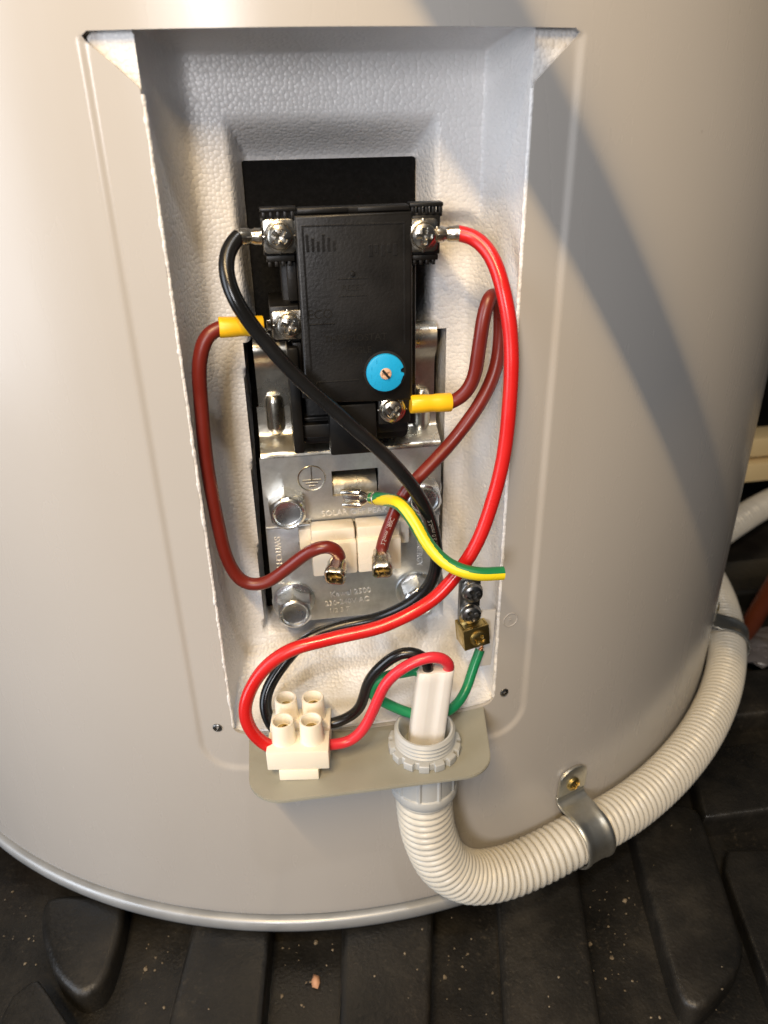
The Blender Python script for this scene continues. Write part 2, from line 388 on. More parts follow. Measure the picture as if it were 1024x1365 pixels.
# grit
mb = MB()
def crumb(mb, p, s):
    b = bmesh.new(); bmesh.ops.create_icosphere(b, subdivisions=1, radius=s)
    k = random.random() * 50
    for v in b.verts: v.co *= 1 + .9 * noise.noise(v.co * (1.6 / s) + Vector((k, 0, 0))); v.co.z *= .55
    mb.bm(b, 0, Matrix.Translation(p) @ Matrix.Rotation(random.random() * 6, 4, 'Z'))
strips = [((372, 1255), (445, 1360), 16), ((585, 1250), (660, 1360), 16), ((785, 1160), (850, 1340), 34), ((185, 1240), (235, 1350), 14), ((5, 1180), (50, 1290), 14), ((1005, 1140), (1024, 1360), 8)]
for (xa, ya), (xb, yb), n in strips:
    for _ in range(n):
        p = atz(random.uniform(xa, xb), random.uniform(ya, yb), GZ); crumb(mb, p + Vector((0, 0, .5)), random.choice((.2, .25, .3, .35, .4, .5, .6, 1.1)))
for _ in range(34):
    p = atz(random.uniform(240, 1020), random.uniform(1100, 1365), PZ); crumb(mb, p + Vector((0, 0, .1)), random.choice((.25, .35, .4, .55)))
g = mb.build('floor_grit', 'grit', smooth=0); g['kind'] = 'stuff'; g['label'] = 'pale grit and crumbs scattered over the black floor'
mb = MB(); crumb(mb, atz(421, 1311, GZ) + Vector((0, 0, 1.2)), 3.0)
for v in mb.v: v.x = mb.v[0].x + (v.x - mb.v[0].x) * .7
tag(mb.build('tan_chip', 'chip', smooth=50), 'small tan chip lying in the floor groove below the tank', 'chip')

# ================================================================== the water heater
TANK = thing('water_heater', 'large off-white cylindrical water heater with an open access panel', 'water heater', (0, AY, -ZF))
HT = 236.0
def xl(z):
    if z < 5: return -53.5 + (5 - math.sqrt(max(0, 25 - (5 - z) ** 2)))
    if z < 223: return -53.5
    t = (z - 223) / (HT - 223); return -53.5 - 13.0 * min(1, t * 1.12) ** 1.05 if t < .9 else -53.5 - 13.0 + (t - .9) * 18
def xr(z): return -xl(z) - .4
def emboss(x, z):
    dx = 66.5 - abs(x); dz = z + 17.5
    if dx < 13 and dz < 13 : s = 13 - math.hypot(13 - dx, 13 - dz)
    else: s = min(dx, dz)
    return min(s, (HT - 1.5 - z) * 2)
def shell_pt(x_or_th, z, arc=False):
    th = x_or_th / R if arc else math.asin(max(-1, min(1, x_or_th / R)))
    x = R * math.sin(th)
    e = 0
    if abs(th) < .3: e = .85 * sstep((emboss(x, z) + 1.2) / 2.4)
    return cyl(th, z, -e)
zr = [-111.2, -110.9, -110.3, -109.6, -108.8, -108, -105, -95, -80, -65, -50, -40, -32, -26] + [-24 + 1.0 * i for i in range(24)] + [.0, .4, 1, 1.8, 2.8, 4, 5] + [8 + 4 * i for i in range(54)] + [223] + [224 + 1.0 * i for i in range(12)] + [HT]
zr += [238, 240, 241, 242, 243, 244, 245, 246, 247, 248, 250, 256, 265, 280, 300, 340, 380, 440, 520, 600, 700]
zr = sorted(set(zr))
A0 = math.asin(75 / R)
ths = [A0 + (PI - A0) * (i / 90) for i in range(91)]
FOOT = {-111.2: 3.2, -110.9: 2.0, -110.3: 1.0, -109.6: .4, -108.8: .1}
def row(z):
    q = FOOT.get(z, 0)
    a, b = (xl(max(0, min(HT, z))), xr(max(0, min(HT, z))))
    left = [(-t, True) for t in reversed(ths)]
    pts = [cyl(-t, z, -q) for t in reversed(ths)]
    nl = 30
    pts += [shell_pt(-75 + (a + 75) * i / nl, z) for i in range(1, nl + 1)]
    pts += [shell_pt(a + (b - a) * i / 24, z) for i in range(1, 24)]
    pts += [shell_pt(b + (75 - b) * i / nl, z) for i in range(0, nl)]
    pts += [cyl(t, z) for t in ths]
    if q:
        pts = [Vector((p.x * (R - q) / math.hypot(p.x, p.y - AY), AY + (p.y - AY) * (R - q) / math.hypot(p.x, p.y - AY), z)) for p in pts]
    return pts
rows = [row(z) for z in zr]; n = len(rows[0]); i_l = 91 + 30 - 1; i_r = i_l + 24
mb = MB(); F = []
for j in range(len(zr) - 1):
    for i in range(n - 1):
        if i_l <= i < i_r and zr[j] >= -1e-6 and zr[j + 1] <= HT + 1e-6: continue
        F.append([j * n + i, j * n + i + 1, (j + 1) * n + i + 1, (j + 1) * n + i])
mb.add([p for r_ in rows for p in r_], F)
# the turned-in edge of the sheet round the opening
loop = [rows[j][i_l] for j in range(len(zr)) if 0 <= zr[j] <= HT] ; j0 = zr.index(0.0); j1 = zr.index(HT)
loopT = rows[j1][i_l + 1:i_r]; loopR = [rows[j][i_r] for j in range(j1, j0 - 1, -1)]; loopB = list(reversed(rows[j0][i_l + 1:i_r]))
lp = loop + loopT + loopR + loopB
inn = [p + Vector((0, 1.3, 0)) for p in lp]
k = len(lp); mb.add(lp + inn, [[i, (i + 1) % k, k + (i + 1) % k, k + i] for i in range(k)])
top = rows[-1]; mb.add(top + [Vector((0, AY, 712))], [[i, i + 1, len(top)] for i in range(len(top) - 1)])
mb.build('tank_shell', 'paint', TANK, smooth=40)
# base ring
mb = MB(); mb.open = True
mb.lathe([(R - 9, -110.6), (R - 7.0, -112.1), (R - 1.0, -112.2), (R + .8, -112.5), (R + 1.8, -113.4), (R + 2.2, -115.5), (R + 2.0, -118.0), (R + 1.0, -120.2), (R - 1.5, -121.3), (R - 30, -121.4)], (0, AY, 0), (0, 0, 1), 256)
mb.build('base_ring', 'ring', TANK, smooth=60)
# polystyrene liner
def smin(a, b, k): h = max(0, min(1, .5 + .5 * (b - a) / k)); return b + (a - b) * h - k * h * (1 - h)
def wallf(s, c, D): return 0 if s <= 0 else D * min(1, (s / c)) ** .36
def boxs(x, z, x0, x1, z0, z1): return min(x - x0, x1 - x, z - z0, z1 - z)
def liner_y(x, z):
    ys_ = tank_y(x, -1.1) + 1.4
    D = 35 - ys_
    wob = .5 * noise.noise(Vector((0, z * .06, 3 if x < 0 else 9)))
    a = smin(wallf(x + 53.2 + wob, 9.0, D), wallf(52.8 - x + wob, 5.5, D), 3); b = smin(wallf(z - .8, 24, D), wallf(237.5 - z, 5, D), 3)
    y = ys_ + max(0, smin(a, b, 3.5))
    if a <= 0 or b <= 0: 
        return ys_ + .3
    # recess behind the thermostat: wide sloped sides, then the lower, wider well behind the element
    s = min((x + 34) / 5.5, (33.2 - x) / 6, (217 - z) / 14.5, (z - 120) / 5)
    y += 15 * sstep(max(0, min(1, s))) if y > 20 else 0
    s2 = boxs(x, z, -38 + (z - 30) * .028, 38, 24, 146)
    if s2 > 0 and y > 20: y = max(y, 35 + 20 * min(1, s2 / 1.2))
    s3 = min(x - 24, 49.5 - x, 187.5 - z, z - 40); 
    if x > 42 and z > 180: s3 = 7.5 - math.hypot(max(0, x - 42), max(0, z - 180))
    if s3 > 0 and y > 30: y += 4.5 * sstep(s3 / 5)
    return y
fx = [-74, -70, -67, -64, -61, -58, -56, -54.5, -54] + [-53.6 + .35 * i for i in range(24)]
xs = fx + [-45 + 1.0 * i for i in range(91)] + [-v for v in reversed(fx)]
zs = [-6, -3, -1, 0] + [.8 + .3 * i for i in range(18)] + [6.4 + 1.2 * i for i in range(100)] + [126.5 + 1.0 * i for i in range(104)] + [230.5 + .4 * i for i in range(20)] + [239, 241]
mb = MB(); nx = len(xs)
mb.add([(x, liner_y(x, z), z) for z in zs for x in xs], [[j * nx + i, j * nx + i + 1, (j + 1) * nx + i + 1, (j + 1) * nx + i] for j in range(len(zs) - 1) for i in range(nx - 1)])
o = mb.build('foam_liner', 'foam', TANK, smooth=70); o['label'] = 'white moulded polystyrene lining of the opening'
mb = MB(); mb.box(-30.0, 27.8, 45.2, 54, 112, 203.0, .6)
o = mb.build('insulation_pad', 'black_foam', TANK); o['label'] = 'black foam sheet behind the thermostat'
mb = MB(); mb.box(-36.8, 36.8, 49, 53, 26, 143.5, .6); mb.build('insulation_pad', 'black_foam', TANK)
for sx in (-1, 1):
    pth = [Vector((sx * (53.0 if sx < 0 else 52.6) + .12 * noise.noise(Vector((3 * sx, z * .25, 0))), 1.6 + .5 * noise.noise(Vector((7 * sx, z * .15, 5))), z)) for z in [3 + .9 * i for i in range(244)]]
    mb = MB(); tube(mb, pth, 1.0, 10, rfun=lambda i: .72 + .22 * noise.noise(Vector((i * .32, sx * 4, 1))) + .2 * noise.noise(Vector((i * .9, sx * 9, 1)))); mb.build('foam_lip', 'foam', TANK, smooth=70)
# two small screws below the opening and the stamped mark
for x, z in ((-59.0, 3.2), (57.0, 4.4)):
    c = Vector((x, tank_y(x, -.85), z)); nrm = (c - Vector((0, AY, z))).normalized()
    mb = MB(); screw_head(mb, c - nrm * .4, nrm, 2.0, 1.3, .2, .8, rot=.5); mb.build('screw', 'dark_steel', TANK)
c = Vector((57.5, tank_y(57.5, -.85), 40.5)); nrm = (c - Vector((0, AY, c.z))).normalized(); ex_ = Vector((0, 0, 1)).cross(nrm) * -1
if ex_.x < 0: ex_ = -ex_
mb = MB(); ring = [c + nrm * .05 + (ex_ * math.cos(t) + Vector((0, 0, 1)) * math.sin(t)) * 3.0 for t in [2 * PI * i / 40 for i in range(41)]]
tube(mb, ring, .22, 6, cap=False)
Vt, Ft = text2d('R', 3.2, .2); mb.add([c + nrm * (.05 + p.z) + ex_ * p.x + Vector((0, 0, p.y)) for p in Vt], Ft)
mb.build('stamped_mark', 'paint', TANK)
# folded-out plate with the gland
pl = []
def arc(cx, cy, r, a0, a1, n=8): return [(cx + r * math.cos(math.radians(a0 + (a1 - a0) * i / n)), cy + r * math.sin(math.radians(a0 + (a1 - a0) * i / n))) for i in range(n + 1)]
pl = [(-47, 2.5)] + arc(-34.5, -23, 12.5, 180, 270) + arc(32.0, -23.5, 12.0, 270, 352) + [(48.5, 2.5)]
b = bmesh.new(); f = b.faces.new([b.verts.new((x, y, -.3)) for x, y in pl]); r_ = bmesh.ops.extrude_face_region(b, geom=[f])
for g in r_['geom']:
    if isinstance(g, bmesh.types.BMVert): g.co.z = -1.7
bmesh.ops.recalc_face_normals(b, faces=b.faces)
bmesh.ops.bevel(b, geom=[e for e in b.edges if abs(e.verts[0].co.z - e.verts[1].co.z) < 1e-6], offset=.3, segments=2, affect='EDGES')
mb = MB(); mb.bm(b); o = mb.build('gland_plate', 'plate', TANK, smooth=50); o['label'] = 'grey beige steel plate folded out below the opening'
# earth tab at the right edge
mb = MB(); mb.prism([(44.5, 20), (50.5, 20), (51.2, 46), (46, 46.5), (44.5, 44)], 1.0, 2.2, .3)
mb.build('earth_tab', 'pale_paint', TANK)

# ================================================================== heating element
EL = thing('heating_element', 'zinc plated heating element flange bolted below the thermostat', 'heating element', (0, 28, 30))
mb = MB(); mb.prism(rrect(-33.5, 34.5, 31, 84.5, 9) , 28.0, 31.2, .7)
mb.build('flange', 'zinc', EL)
def sheet(mb, prof, x0, x1, th, nx=1, wob=0):    # bent sheet: profile of (y, z), extruded along x
    o = []
    for i, (y, z) in enumerate(prof):
        a = Vector(prof[max(0, i - 1)]); b_ = Vector(prof[min(len(prof) - 1, i + 1)]); t = (b_ - a).normalized(); nn = Vector((t.y, -t.x)); o.append((y + nn.x * th, z + nn.y * th))
    V = [];k = len(prof)
    for i in range(nx + 1):
        x = x0 + (x1 - x0) * i / nx
        V += [(x, y + wob * noise.noise(Vector((x * .15, z * .2, 1))), z) for y, z in prof] + [(x, y, z) for y, z in o]
    F = []; s_ = 2 * k
    for i in range(nx):
        a, b_ = i * s_, (i + 1) * s_
        for j in range(k - 1): F += [[a + j, a + j + 1, b_ + j + 1, b_ + j], [a + k + j, b_ + k + j, b_ + k + j + 1, a + k + j + 1]]
        F += [[a, b_, b_ + k, a + k], [a + k - 1, a + 2 * k - 1, b_ + 2 * k - 1, b_ + k - 1]]
    for e in (0, nx * s_):
        F += [[e + j, e + j + 1, e + k + j + 1, e + k + j] for j in range(k - 1)]
    mb.add(V, F)
# upper plate with the rectangular cut-out
def holed(mb, x0, x1, z0, z1, a0, a1, b0, b1, y0, y1):
    for p in ((x0, a0, z0, z1), (a1, x1, z0, z1)): mb.box(p[0], p[1], y0, y1, p[2], p[3])
    mb.box(a0, a1, y0, y1, z0, b0); mb.box(a0, a1, y0, y1, b1, z1)
mb = MB(); holed(mb, -33.2, 34.2, 76.5, 105.5, -7.3, 10.2, 88.2, 98.6, 26.0, 27.6)
mb.build('bracket_plate', 'zinc', EL)
mb = MB(); sheet(mb, [(27.8, 87.9), (28.6, 91), (30.4, 94.0), (33, 95.6)], -7.0, 9.9, .9, 6); mb.build('bent_tab', 'bright_zinc', EL, smooth=60)
mb = MB(); mb.prism([(-33.2, 76.4), (34.2, 76.4), (34.2, 77.4), (-33.2, 77.4)], 25.6, 27.8, .3); mb.build('bracket_lip', 'zinc', EL)
bend = [(26.0, 105.6), (26.1, 106.4), (26.6, 107.2), (27.4, 107.8), (30, 109.0), (33.6, 110.6), (34.6, 111.4), (35.1, 112.6), (35.4, 116), (35.6, 122)]
mb = MB(); sheet(mb, bend, -32.6, 34.0, 1.4, 40, .35); mb.build('bracket_fold', 'bright_zinc', EL, smooth=60)
mb = MB(); sheet(mb, [(35.6, 122.1), (35.6, 135), (35.2, 138), (33.6, 140), (32.6, 142), (32.4, 144.5), (33.6, 146.2), (35.6, 147)], -31.8, -19.6, 1.4, 10, .4); mb.build('bracket_arm', 'bright_zinc', EL, smooth=60)
mb = MB(); sheet(mb, [(35.6, 122.1), (35.6, 134), (34.4, 138), (32.0, 141), (31.2, 144.5), (31.6, 147.6), (33.2, 149.2), (36.2, 150)], 20.4, 33.2, 1.4, 10, .4); mb.build('bracket_arm', 'bright_zinc', EL, smooth=60)
for x, z0, z1 in ((-26.2, 109.5, 125), (28.2, 106.5, 124)):
    mb = MB()
    path = [Vector((x, 35.6, z0 + 2)), Vector((x, 35.0, z0 + 5)), Vector((x, 35.0, z1 - 3)), Vector((x, 35.6, z1 + 1.5))]
    path = spline(path, .6); nP = len(path)
    tube(mb, path, 3.3, 20, rfun=lambda i: 3.3 * math.sqrt(max(.02, 1 - max(0, (abs(i - nP / 2) / (nP / 2) - .55) / .45) ** 2)))
    mb.build('pressed_rib', 'bright_zinc', EL, smooth=70)
# earth symbol, stamped lettering
mb = MB(); c = Vector((-14.8, 25.9, 96.4))
tube(mb, [c + Vector((5.0 * math.cos(t), 0, 5.0 * math.sin(t))) for t in [2 * PI * i / 36 for i in range(37)]], .28, 6, cap=False)
mb.box(c.x - .22, c.x + .22, 25.75, 26.1, c.z - .6, c.z + 4.6)
for w, dz in ((3.4, -.8), (2.3, -2.0), (1.2, -3.2)): mb.box(c.x - w, c.x + w, 25.75, 26.1, c.z + dz - .22, c.z + dz + .22)
mb.build('earth_symbol', 'bright_zinc', EL)
mb = MB(); plate_text(mb, 'SOLAR OFF PEAK', 3.3, .8, 81.0, 25.95, -.01, .3)
plate_text(mb, 'Kewel 2500', 3.5, -2.0, 43.0, 27.95, .03, .3); plate_text(mb, '230-240V AC', 3.3, -3.5, 38.8, 27.95, .03, .3); plate_text(mb, '1/2 3 7', 3.0, -7, 35.0, 27.95, .03, .3)
plate_text(mb, 'SWITCH MAIN', 3.3, -29.6, 61, 27.95, -PI / 2, .3)
plate_text(mb, 'UNIT ENERGY', 3.3, 26.5, 63, 27.95, -PI / 2, .3); plate_text(mb, 'BEFORE', 3.0, 31.0, 63, 27.95, -PI / 2, .3)
mb.build('stamped_lettering', 'stamp', EL, smooth=0)
# bolts
def hexbolt(x, z, rot):
    y0 = 27.9; yf = 17.2
    b = MB(); b.lathe([(0.1, 0), (8.4, 0), (8.6, .5), (8.3, 1.2), (7.0, 1.6)], (x, y0, z), (0, -1, 0), 40)
    ob = b.build('bolt', 'bolt', EL, smooth=40)
    h = MB()
    def rf(r, hh, t): 
        t = (t + rot) % (PI / 3) - PI / 6; hx = 6.4 / math.cos(t); return min(r, hx)
    h.lathe([(7.5, 1.3), (7.5, 8.6), (6.75, 9.7), (6.25, 10.3), (5.6, 10.7), (5.15, 10.5), (4.7, 9.7), (4.3, 9.5), (0, 9.5)], (x, y0, z), (0, -1, 0), 72, rf)
    h.build('bolt_head', 'bolt', ob, smooth=28)
for x, z, r_ in ((-24.7, 86.6, 2 * PI / 36), (-25.2, 42.2, 3 * PI / 36), (26.3, 87.4, PI / 36), (25.0, 41.8, 3 * PI / 36)): hexbolt(x, z, r_)
# two ivory insulator blocks with spade tabs
for x0, x1, zt in ((-17.0, .02, 79.0), (.22, 17.0, 79.0)):
    mb = MB(); mb.box(x0, x1, 15, 28.0, 60.0, zt - 5.0, .9); o = mb.build('insulator', 'ceramic', EL)
    mb = MB(); mb.box(x0 + .3, x1 - .3, 17.2, 25.4, zt - 5.2, zt - .2, .8); mb.build('shoulder', 'ceramic', o)
for s, x in ((-1, -18.6), (1, 18.8)):
    mb = MB(); mb.box(x - 2.6, x + 2.6, 22.5, 28, 67, 77, .7); mb.build('side_lug', 'ceramic', EL)
for x0, x1, z in ((-21.5, -16, 69.3), (-21.5, -16, 78.5), (16.5, 22.5, 69), (17, 23, 78.5)):
    mb = MB(); mb.box(x0, x1, 25.2, 26.2, z - .9, z + .9, .3); mb.build('retaining_tab', 'bright_zinc', EL)

# ================================================================== thermostat
TH = thing('thermostat', 'black thermostat with blue dial in the opening', 'thermostat', (1.6, 30, 108))
mb = MB(); mb.box(-20.5, 23.5, 20.5, 47.5, 117, 188.5, 1.0); mb.build('base', 'black_plastic', TH)
mb = MB()
# front cover with the stepped lower edge
mb.prism([(-15.6, 190.0), (-15.6, 140.5), (-16.8, 139), (-16.8, 133.5), (-4, 131.2), (20.0, 130.4), (20.0, 190.0)], 8.0, 22, 1.0, seg=3)
mb.build('cover', 'black_plastic', TH)
mb = MB(); mb.box(-14.6, 19.2, 9.2, 14, 190.05, 191.8, .4); mb.box(-14.4, .5, 8.4, 9.1, 190.3, 191.6, .2); mb.box(3.5, 19, 8.4, 9.1, 190.3, 191.6, .2); mb.build('top_rail', 'black_plastic', TH)
for x0, x1 in ((-25.4, -14.7), (19.3, 29.6)):
    mb = MB(); mb.box(x0, x1, 9.0, 14, 191.0, 192.2, .3)
    for i in range(5): mb.box(x0 + .6 + i * 2.1, x0 + 1.7 + i * 2.1, 9.4, 13, 188.9, 191.1, .15)
    mb.box(x0, x1, 10.5, 24, 188.0, 189.2, .2)
    mb.build('terminal_shroud', 'black_plastic', TH)
def terminal(x, z, y, w, h, block, rot, face=0):
    mb = MB(); mb.box(*block, .5); mb.build('terminal_block', 'black_plastic', TH)
    mb = MB(); mb.prism(rrect(x - w / 2, x + w / 2, z - h / 2, z + h / 2, 1.4, 4), y - 1.0, y, .35, seg=2)
    o = mb.build('clamp', 'nickel', TH, smooth=40)
    mb = MB(); mb.lathe([(4.6, 0), (4.5, .35), (3.9, .6), (3.6, .25)], (x, y - 1.0, z), (0, -1, 0), 32)
    for a in range(4):
        t = PI / 2 * a; mb.box(x + math.cos(t) * 4.1 - (.9 if a % 2 == 0 else .35), x + math.cos(t) * 4.1 + (.9 if a % 2 == 0 else .35), y - 1.45, y - .9, z + math.sin(t) * 4.1 - (.35 if a % 2 == 0 else .9), z + math.sin(t) * 4.1 + (.35 if a % 2 == 0 else .9), .12)
    mb.build('washer', 'nickel', o, smooth=40)
    mb = MB(); screw_head(mb, (x, y - 1.5, z), (0, -1, 0), 3.75, 2.0, .16, .7, rot=rot); mb.build('screw', 'nickel', o, smooth=40)
terminal(-20.2, 184.2, 9.8, 9.6, 9.8, (-25.2, -15.6, 10, 30, 178.6, 189.0), .1)
terminal(23.4, 182.9, 9.8, 9.0, 9.8, (20.0, 29.0, 10, 30, 177.0, 188.6), .75)
terminal(-19.4, 157.2, 12.0, 10.4, 9.2, (-25, -15.7, 12.2, 34, 151.6, 163), .3)
terminal(13.2, 127.4, 10.0, 8.0, 7.0, (8.6, 19.6, 10.2, 26, 121.8, 130.2), .1)
for x0, x1, z0, z1, y in ((-24.6, -16.0, 176.6, 178.5, 10.6), (20.2, 28.6, 175.2, 176.9, 10.6)):
    mb = MB(); mb.box(x0, x1, y, 24, z0, z1, .3)
    for i in range(4): mb.box(x0 + .5 + 2 * i, x0 + 1.5 + 2 * i, y + .2, 20, z0 - 1.4, z0 + .1, .1)
    mb.build('terminal_shroud', 'black_plastic', TH)
mb = MB(); mb.box(-20.6, -17.0, 10.5, 34, 113, 150, .8); mb.build('side_rail', 'black_plastic', TH)
mb = MB(); mb.prism(rrect(-17.2, 20.2, 113.4, 132, 2.5), 17.5, 36, .6)
for z in (116, 119.5, 123): mb.box(-16.5, -7.0, 15.2, 18, z, z + 1.2, .2)
mb.build('lower_housing', 'black_plastic', TH)
mb = MB(); mb.box(-8.2, 8.0, 10.0, 30, 111.5, 129.8, .9); mb.build('lower_tab', 'black_plastic', TH)
mb = MB(); mb.prism(rrect(-20.0, 19.5, 117.2, 122, 2.0), 14, 34, .5); mb.build('lower_skirt', 'black_plastic', TH)
# moulded lettering
mb = MB(); plate_text(mb, 'RESET', 2.6, 1.2, 168.4, 7.98, 0, .12); plate_text(mb, 'ECO', 4.0, -9.4, 160.6, 7.98, 0, .06)
plate_text(mb, 'THERMOSTAT', 3.2, 1.5, 152.6, 7.98, 0, .06); plate_text(mb, 'SINGLE', 3.0, 1.8, 148.6, 7.98, 0, .06); plate_text(mb, '60', 2.6, 2.2, 145.0, 7.98, 0, .06)
mb.box(4.0, 6.2, 7.8, 8.1, 140.9, 141.15)
mb.build('moulded_lettering', 'black_letter', TH, smooth=0)
mb = MB()
for x0, x1, z0, z1 in ((-13.6, -13.0, 143, 186.5), (-13.6, 17.6, 186.6, 187.1), (17.1, 17.7, 150, 186.5), (-13.0, -5, 157.4, 157.8), (-3.4, 5.8, 165.8, 166.1), (-3.4, 5.8, 171, 171.3), (-12.0, 2.0, 138.6, 139.0), (-12.0, -11.5, 134, 138.5)): mb.box(x0, x1, 7.82, 8.1, z0, z1, .05)
for k in range(6): mb.box(-12.5 + k * 1.6, -11.7 + k * 1.6, 7.8, 8.1, 179.5, 184.5 - (k % 3), .05)
for k in range(5): mb.box(6.5 + k * 1.9, 7.6 + k * 1.9, 7.82, 8.1, 177.5 + (k % 2), 181.0, .05)
mb.build('moulded_relief', 'black_plastic', TH, smooth=0)
for q in ((-18.6, -15.7, 141, 150.8), (-18.6, -15.7, 164, 176), (20.1, 22.0, 134, 174.6)):
    mb = MB(); mb.box(q[0], q[1], 13.5, 22, q[2], q[3], .4); mb.build('side_ledge', 'black_plastic', TH, smooth=40)
mb = MB(); mb.lathe([(3.2, 0), (3.0, .25), (2.6, .1), (0, .1)], (1.2, 8.0, 173.3), (0, -1, 0), 28) if False else None; mb.lathe([(.8, 0), (.7, .5), (0, .6)], (1.2, 7.9, 172.6), (0, -1, 0), 14); mb.build('reset_button', 'black_plastic', TH)
dx, dz = 10.7, 141.0
mb = MB(); mb.lathe([(7.0, 0), (7.0, .35), (6.7, .45), (0, .45)], (dx, 8.0, dz), (0, -1, 0), 40); o = mb.build('dial_seat', 'void', TH)
poly = []
for i in range(72):
    t = 2 * PI * i / 72; rr = 6.25
    if abs(((t - .05 + PI) % (2 * PI)) - PI) < .13: rr = 5.2
    if -.55 < ((t + PI) % (2 * PI)) - PI < -.2: rr = 6.25 - .25
    poly.append((dx + rr * math.cos(t), dz + rr * math.sin(t)))
mb = MB(); mb.prism(poly, 6.3, 7.6, .3); dial = mb.build('dial', 'blue', TH, smooth=30)
mb = MB(); screw_head(mb, (dx + .1, 6.35, dz - .2), (0, -1, 0), 1.95, .7, .24, .9, cross=False, rot=.95, rings=10); spin = mb.build('spindle', 'tan', dial, smooth=30)
mb = MB(); mb.box(-1.75, 1.75, -.08, .3, -.38, .38, 0, Matrix.Translation((dx + .1, 5.62, dz - .2)) @ Matrix.Rotation(math.radians(52), 4, 'Y')); mb.build('slot', 'void', TH, smooth=0)  # solid dark bar standing in for the shade inside the spindle slot
mb = MB()
for k in range(5):
    t = 2.2 + k * .55; mb.box(dx + 4.9 * math.cos(t) - .12, dx + 4.9 * math.cos(t) + .12, 6.22, 6.35, dz + 4.9 * math.sin(t) - .6, dz + 4.9 * math.sin(t) + .6)
mb.build('dial_marks', 'blue', dial, smooth=0)

# ================================================================== wires
def wire(name, pts, r, mat, label, step=1.0, n=18, group=None):
    path = spline(pts, step); k0 = len(label); path = [q + Vector((noise.noise(q * .045 + Vector((k0, 0, 0))), noise.noise(q * .045 + Vector((0, k0, 5))), noise.noise(q * .045 + Vector((9, 0, k0))))) * (.45 * sstep(i / 12) * sstep((len(path) - 1 - i) / 12)) for i, q in enumerate(path)]
    mb = MB(); tube(mb, path, r, n, rfun=lambda i: r * (1 + .025 * noise.noise(path[i] * .12))); o = mb.build(name, mat, origin=path[0], smooth=50); tag(o, label, 'wire', group); return o, path
def pts(*a): return [at(*q) for q in a]
# red supply wire
p = pts((609, 311, 9), (628, 314, 8), (655, 340, 3), (674, 395, -3), (682, 470, -6), (678, 560, -8), (662, 650, -9), (630, 735, -11), (582, 795, -13), (515, 833, -15), (440, 852, -15), (385, 868, -15), (345, 900, -15), (326, 942, -17), (336, 977, -19), (362, 997, -20)) + [Vector((-33, -19.5, 9.3))]
w, path = wire('red_wire', p, 2.42, 'red', 'long bright red wire from the upper right thermostat screw to the connector')
def barrel(w, a, b, r=2.45):
    a, b = Vector(a), Vector(b); d = b - a; l = d.length
    mb = MB(); mb.lathe([(r * .8, 0), (r, .2), (r, l * .3), (r * .86, l * .38), (r * .86, l * .5), (r, l * .58), (r, l * .9), (r * 1.05, l)], a, d, 24)
    g = d.normalized()
    mb.box(-l * .48, l * .48, -.12, .12, -.0, .3, 0, Matrix.Translation(a + d * .5 + Vector((0, -r * .97, 0))) @ Matrix.Rotation(0, 4, 'X'))
    return mb.build('crimp_barrel', 'crimp', w, smooth=50)
def tongue(w, x, z, y, r=4.6, dirx=1, l=6):
    mb = MB(); mb.lathe([(1.8, 0), (r, 0), (r, .8), (1.8, .8)], (x, y, z), (0, -1, 0), 32)
    mb.box(min(x + dirx * r * .8, x + dirx * (r + l)), max(x + dirx * r * .8, x + dirx * (r + l)), y - .8, y, z - 1.6, z + 1.6, .2)
    return mb.build('ring_tongue', 'nickel', w, smooth=40)
barrel(w, at(582, 312, 9.4), at(611, 311, 9)); tongue(w, 23.4, 182.9, 11.2, 4.2, 1, 1)
# black supply wire
p = pts((319, 315, 9), (306, 328, 7), (301, 358, 3), (316, 402, 0), (350, 452, 0), (400, 507, 0), (460, 560, -1), (515, 608, -3), (555, 657, -4), (577, 705, -3), (582, 755, -1), (560, 795, 3), (510, 822, 8), (450, 836, 10), (408, 853, 8), (375, 889, 4), (354, 928, -1), (358, 960, -5), (380, 981, -7)) + [Vector((-25, -9.0, 9.2))]
w, path = wire('black_wire', p, 2.35, 'black_wire', 'long black wire running diagonally across the thermostat to the connector')
barrel(w, at(349, 315, 9.6), at(318, 315, 9.2)); tongue(w, -20.2, 184.2, 11.2, 4.2, -1, 1)
i0 = min(range(len(path)), key=lambda i: (path[i] - at(579, 708, -3)).length)
def face_cam(path, i0):
    T, N = frames(path); v = (CAM - path[i0]).normalized(); b = T[i0].cross(N[i0]); return math.atan2(v.dot(b), v.dot(N[i0]))
mb = MB(); wire_text(mb, '2.5mm 0.6/1kV', 2.1, path, 2.35, i0, face_cam(path, i0)); mb.build('lettering', 'grey_print', w, smooth=0)
# left brown wire
p = pts((296, 437, 9), (278, 443, 8), (267, 475, 7), (268, 540, 8), (276, 620, 8), (290, 700, 8), (306, 752, 8), (326, 777, 8), (352, 778, 7), (385, 757, 6), (415, 735, 4), (438, 728, 3), (452, 736, 4), (453, 748, 6))
w, path = wire('brown_wire', p, 2.35, 'brown', 'red-brown wire looping down the left side from yellow lug to element')
def sleeve(w, a, b):
    a, b = Vector(a), Vector(b); d = b - a; l = d.length
    mb = MB(); mb.lathe([(2.0, 0), (2.95, 0), (3.1, .3), (3.1, l * .35), (3.0, l * .45), (3.0, l * .55), (3.15, l * .65), (3.25, l - .3), (3.1, l), (2.4, l), (2.3, l - 2)], a, d, 32)
    return mb.build('lug_sleeve', 'yellow_lug', w, smooth=40)
sleeve(w, at(351, 434, 10.5), at(292, 436.5, 9.2)); tongue(w, -19.4, 157.2, 13.2, 4.2, -1, 2.6)
